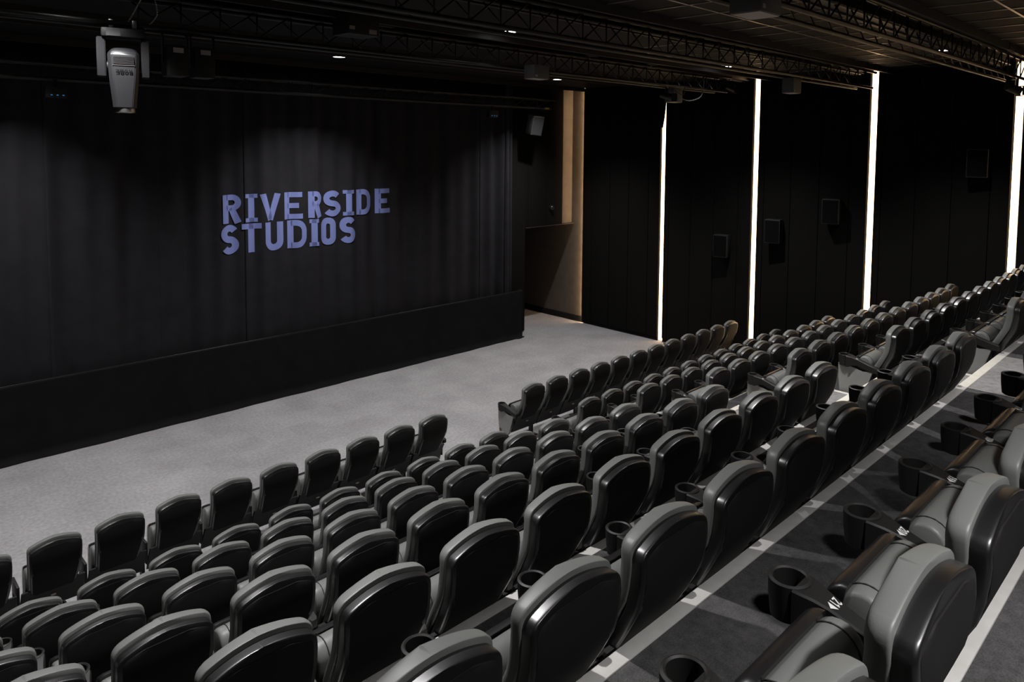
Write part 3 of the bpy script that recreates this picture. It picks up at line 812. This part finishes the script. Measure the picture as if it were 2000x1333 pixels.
def make_arm():
    bm = bmesh.new(); rings = []
    for y, w, zt, zb in ((0.085, 0.020, 0.560, 0.510), (0.10, 0.028, 0.568, 0.505), (0.18, 0.031, 0.588, 0.515), (0.26, 0.033, 0.612, 0.540), (0.32, 0.036, 0.630, 0.555), (0.365, 0.046, 0.642, 0.545), (0.405, 0.058, 0.650, 0.530), (0.425, 0.060, 0.6515, 0.525)):
        c = 0.006
        rings.append([(-w + c, y, zt), (w - c, y, zt), (w, y, zt - c), (w, y, zb + c), (w - c, y, zb), (-w + c, y, zb), (-w, y, zb + c), (-w, y, zt - c)])
    loft(bm, rings)
    return tomesh('armrest', bm, True, 35)
CUPY = 0.445
def make_cup():
    bm = bmesh.new()
    rings = []
    for r, z in ((0.001, 0.550), (0.046, 0.550), (0.050, 0.652), (0.056, 0.656), (0.065, 0.652), (0.063, 0.60), (0.056, 0.535), (0.045, 0.528), (0.001, 0.528)):
        rings.append([(r * math.cos(a * PI / 14), CUPY + 0.015 + r * math.sin(a * PI / 14), z) for a in range(28)])
    loft(bm, rings)
    return tomesh('cup_holder', bm, True, 40)
def plate_mesh(num):
    bm = bmesh.new()
    def tf(u, v): return (0.020 - u, 0.318 - v, 0.6405)   # text runs to -x, reads from the front
    if num:
        xo = 0.0
        for ch in str(num):
            for q in glyph(ch, 0.55, 0.17):
                vs = [bm.verts.new(tf((xo + p.x) * 0.025 - 0.004, (p.y - 0.5) * 0.030)) for p in q]
                try: bm.faces.new(vs)
                except ValueError: pass
            xo += 0.66
    tri = [tf(0.031, 0.017), tf(0.031, -0.017), tf(0.050, 0)]
    bm.faces.new([bm.verts.new(p) for p in tri])
    me = bpy.data.meshes.new('number_plate'); bm.to_mesh(me); bm.free()
    # lie on the sloping armrest
    for v in me.vertices: v.co.z = 0.6300 + (v.co.y - 0.32) * 0.26 + 0.0015
    me.materials.append(M['white']); return me
def make_leg():
    bm = bmesh.new()
    bx(bm, (-0.012, 0.14, 0.02), (0.012, 0.30, 0.545), 0.004)
    bx(bm, (-0.03, 0.12, 0.0), (0.03, 0.32, 0.02), 0.004)
    return tomesh('leg', bm, True, 40)
def make_post():
    bm = bmesh.new()
    bx(bm, (-0.017, 0.30, 0.0), (0.017, 0.38, 0.40), 0.004)
    bx(bm, (-0.05, 0.22, 0.0), (0.05, 0.46, 0.015), 0.004)
    bx(bm, (-0.012, 0.16, 0.30), (0.012, 0.42, 0.545), 0.004)
    return tomesh('leg', bm, True, 40)
def make_panel():
    prof = [(0.14, 0.525), (0.245, 0.20), (0.30, 0.14), (0.42, 0.125), (0.475, 0.15), (0.495, 0.20), (0.515, 0.40), (0.52, 0.555), (0.40, 0.545), (0.25, 0.50)]
    bm = bmesh.new()
    loft(bm, [[(-0.022, y, z) for y, z in prof], [(0.022, y, z) for y, z in prof]])
    bmesh.ops.bevel(bm, geom=list(bm.edges), offset=0.004, segments=2, affect='EDGES')
    return tomesh('end_panel', bm, True, 40)
def make_lower(w):
    bm = bmesh.new()
    prof = [(0.082, 0.500), (0.100, 0.470), (0.150, 0.370), (0.205, 0.24), (0.235, 0.20), (0.250, 0.20), (0.225, 0.27), (0.175, 0.38), (0.120, 0.485), (0.108, 0.500)]
    loft(bm, [[(-w, y, z) for y, z in prof], [(w, y, z) for y, z in prof]])
    return tomesh('lower_back', bm, True, 30)
def make_tagm():
    bm = bmesh.new()
    zz, w, y = shell_row(0.335 + 0.015)
    bx(bm, (-0.022, 0.135, 0.345), (0.022, 0.150, 0.356))
    return tomesh('back_tag', bm)
def make_badge(letter):
    bm = bmesh.new(); tube_bm(bm, (-0.024, 0, 0), (-0.030, 0, 0), 0.026, 20)
    a = tomesh('row_badge', bm, True, 40)
    b = None
    if letter:
        bm = bmesh.new()
        for q in glyph(letter, 0.6, 0.17):
            vs = [bm.verts.new((-0.0312, 0.009 - p.x * 0.030, (p.y - 0.5) * 0.030)) for p in q]
            bm.faces.new(vs)
        b = tomesh('row_letter', bm)
    return a, b
ME = dict(lower_l=make_lower(0.272), lower_r=make_lower(0.259),
          back_shell=make_shell(), back_panel=make_backpanel(), back_cushion=make_backcushion(),
          seat_cushion=lathe_x('seat_cushion', cush, XS, SCL), seat_pan=lathe_x('seat_pan', pan, [x * 1.01 for x in XS], [0.9, .95, .98, 1, 1, 1, 1, 1, .98, .95, .9], 45),
          seam=make_seam(), armrest=make_arm(), cup_holder=make_cup(), leg=make_leg(), post=make_post(), end_panel=make_panel(), back_tag=make_tagm())
for k, mm in dict(lower_l='matte', lower_r='matte', back_shell='gloss', back_panel='backp', back_cushion='leather', seat_cushion='leather', seat_pan='gloss', seam='seam', armrest='matte',
                  cup_holder='matte', leg='matte', post='matte', end_panel='panel', back_tag='pale').items():
    ME[k].materials.append(M[mm])
BADGE = make_badge('F'); BADGE[0].materials.append(M['matte']); BADGE[1].materials.append(M['white'])
BADGE0 = make_badge(None)[0]; BADGE0.materials.append(M['brass'])
PL = {}
ORD = ['first', 'second', 'third', 'fourth', 'fifth', 'sixth', 'seventh', 'eighth', 'ninth', 'tenth', 'eleventh', 'twelfth', 'thirteenth', 'fourteenth', 'fifteenth', 'sixteenth']
def seat(x, k, pitch, block, idx, num, end_left, end_right):
    z = 0.0 if k == 1 else plat(k)
    y = ytop(k)
    zt = 1.03 if k == 1 else 1.0
    h = pitch / 2
    if block == 'left':
        where = '%s row, left block, %s from the aisle' % (ORD[k - 1], ORD[idx])
    else:
        where = '%s row, right block, %s from the aisle' % (ORD[k - 1], ORD[idx])
    t = thing('cinema_seat', 'grey tip-up cinema seat, ' + where, 'seat', (x, y, z), '%s block seats, %s row from the stage' % (block, ORD[k - 1]))
    kz = zt
    for nm in ('back_shell', 'back_cushion', 'seat_cushion', 'seat_pan'):
        o = link(nm, ME[nm], None, t)
        if k == 1: o.scale = (1, 1, 1.02)
        if nm == 'back_shell':
            p = link('back_panel', ME['back_panel'], None, o); q = link('back_tag', ME['back_tag'], None, o)
        if nm == 'seat_cushion' and k >= 5:
            link('seam', ME['seam'], None, o); link('seam', ME['seam'], None, o, (0.320, 0, 0))
        if nm == 'back_cushion' or nm == 'back_shell':   # no two backs recline by exactly the same amount
            pass
    link('lower_back', ME['lower_r' if pitch < 0.56 else 'lower_l'], None, t)
    sides = [-h]
    if end_right: sides.append(h)
    for sx in sides:
        if k == 1 and not (sx < 0 and end_left) and not (sx > 0 and end_right):
            link('leg', ME['post'], None, t, (sx, 0, 0)); continue
        a = link('armrest', ME['armrest'], None, t, (sx, 0, 0))
        link('cup_holder', ME['cup_holder'], None, a)
        n = num if (sx < 0 and block == 'left' and k >= 7) else 0
        if n not in PL: PL[n] = plate_mesh(n)
        if k >= 3: link('number_plate', PL[n], None, a)
        link('leg', ME['post'] if k == 1 else ME['leg'], None, t, (sx, 0, 0))
        if (sx < 0 and end_left) or (sx > 0 and end_right and block == 'left'):
            e = link('end_panel', ME['end_panel'], None, t, (sx + (-0.004 if sx < 0 else 0.004), 0, 0))
            e['label'] = 'grey flat end panel facing the aisle'
            if sx < 0:
                if k == 6:
                    bdg = link('row_badge', BADGE[0], None, e, (0, 0.46, 0.21)); bdg['label'] = 'round black badge with a white letter F'
                    lt_ = link('row_letter', BADGE[1], None, e, (0, 0.46, 0.21))
                else:
                    link('row_badge', BADGE0, None, e, (0, 0.455, 0.21))
    return t
LP, RP = 0.574, 0.548
for k in range(1, 9):
    z = 0 if k == 1 else plat(k)
    for i in range(16):                       # left block, counted from the aisle
        x = {1: 6.28, 7: 6.365, 8: 6.385}.get(k, 6.345) - (LP if k > 1 else 0.5835) * i
        if in_view(x, ytop(k), z + 0.35, z + 1.0, 230):
            seat(x, k, LP, 'left', i, 14 + i, False, i == 0)
    p = LP if k == 1 else RP
    for i in range(12):
        x = (8.33 if k == 1 else 8.30) + p * i
        if k <= 7 and in_view(x, ytop(k), z + 0.35, z + 1.0, 160):
            seat(x, k, p, 'right', i, 0, i == 0, i == 11)
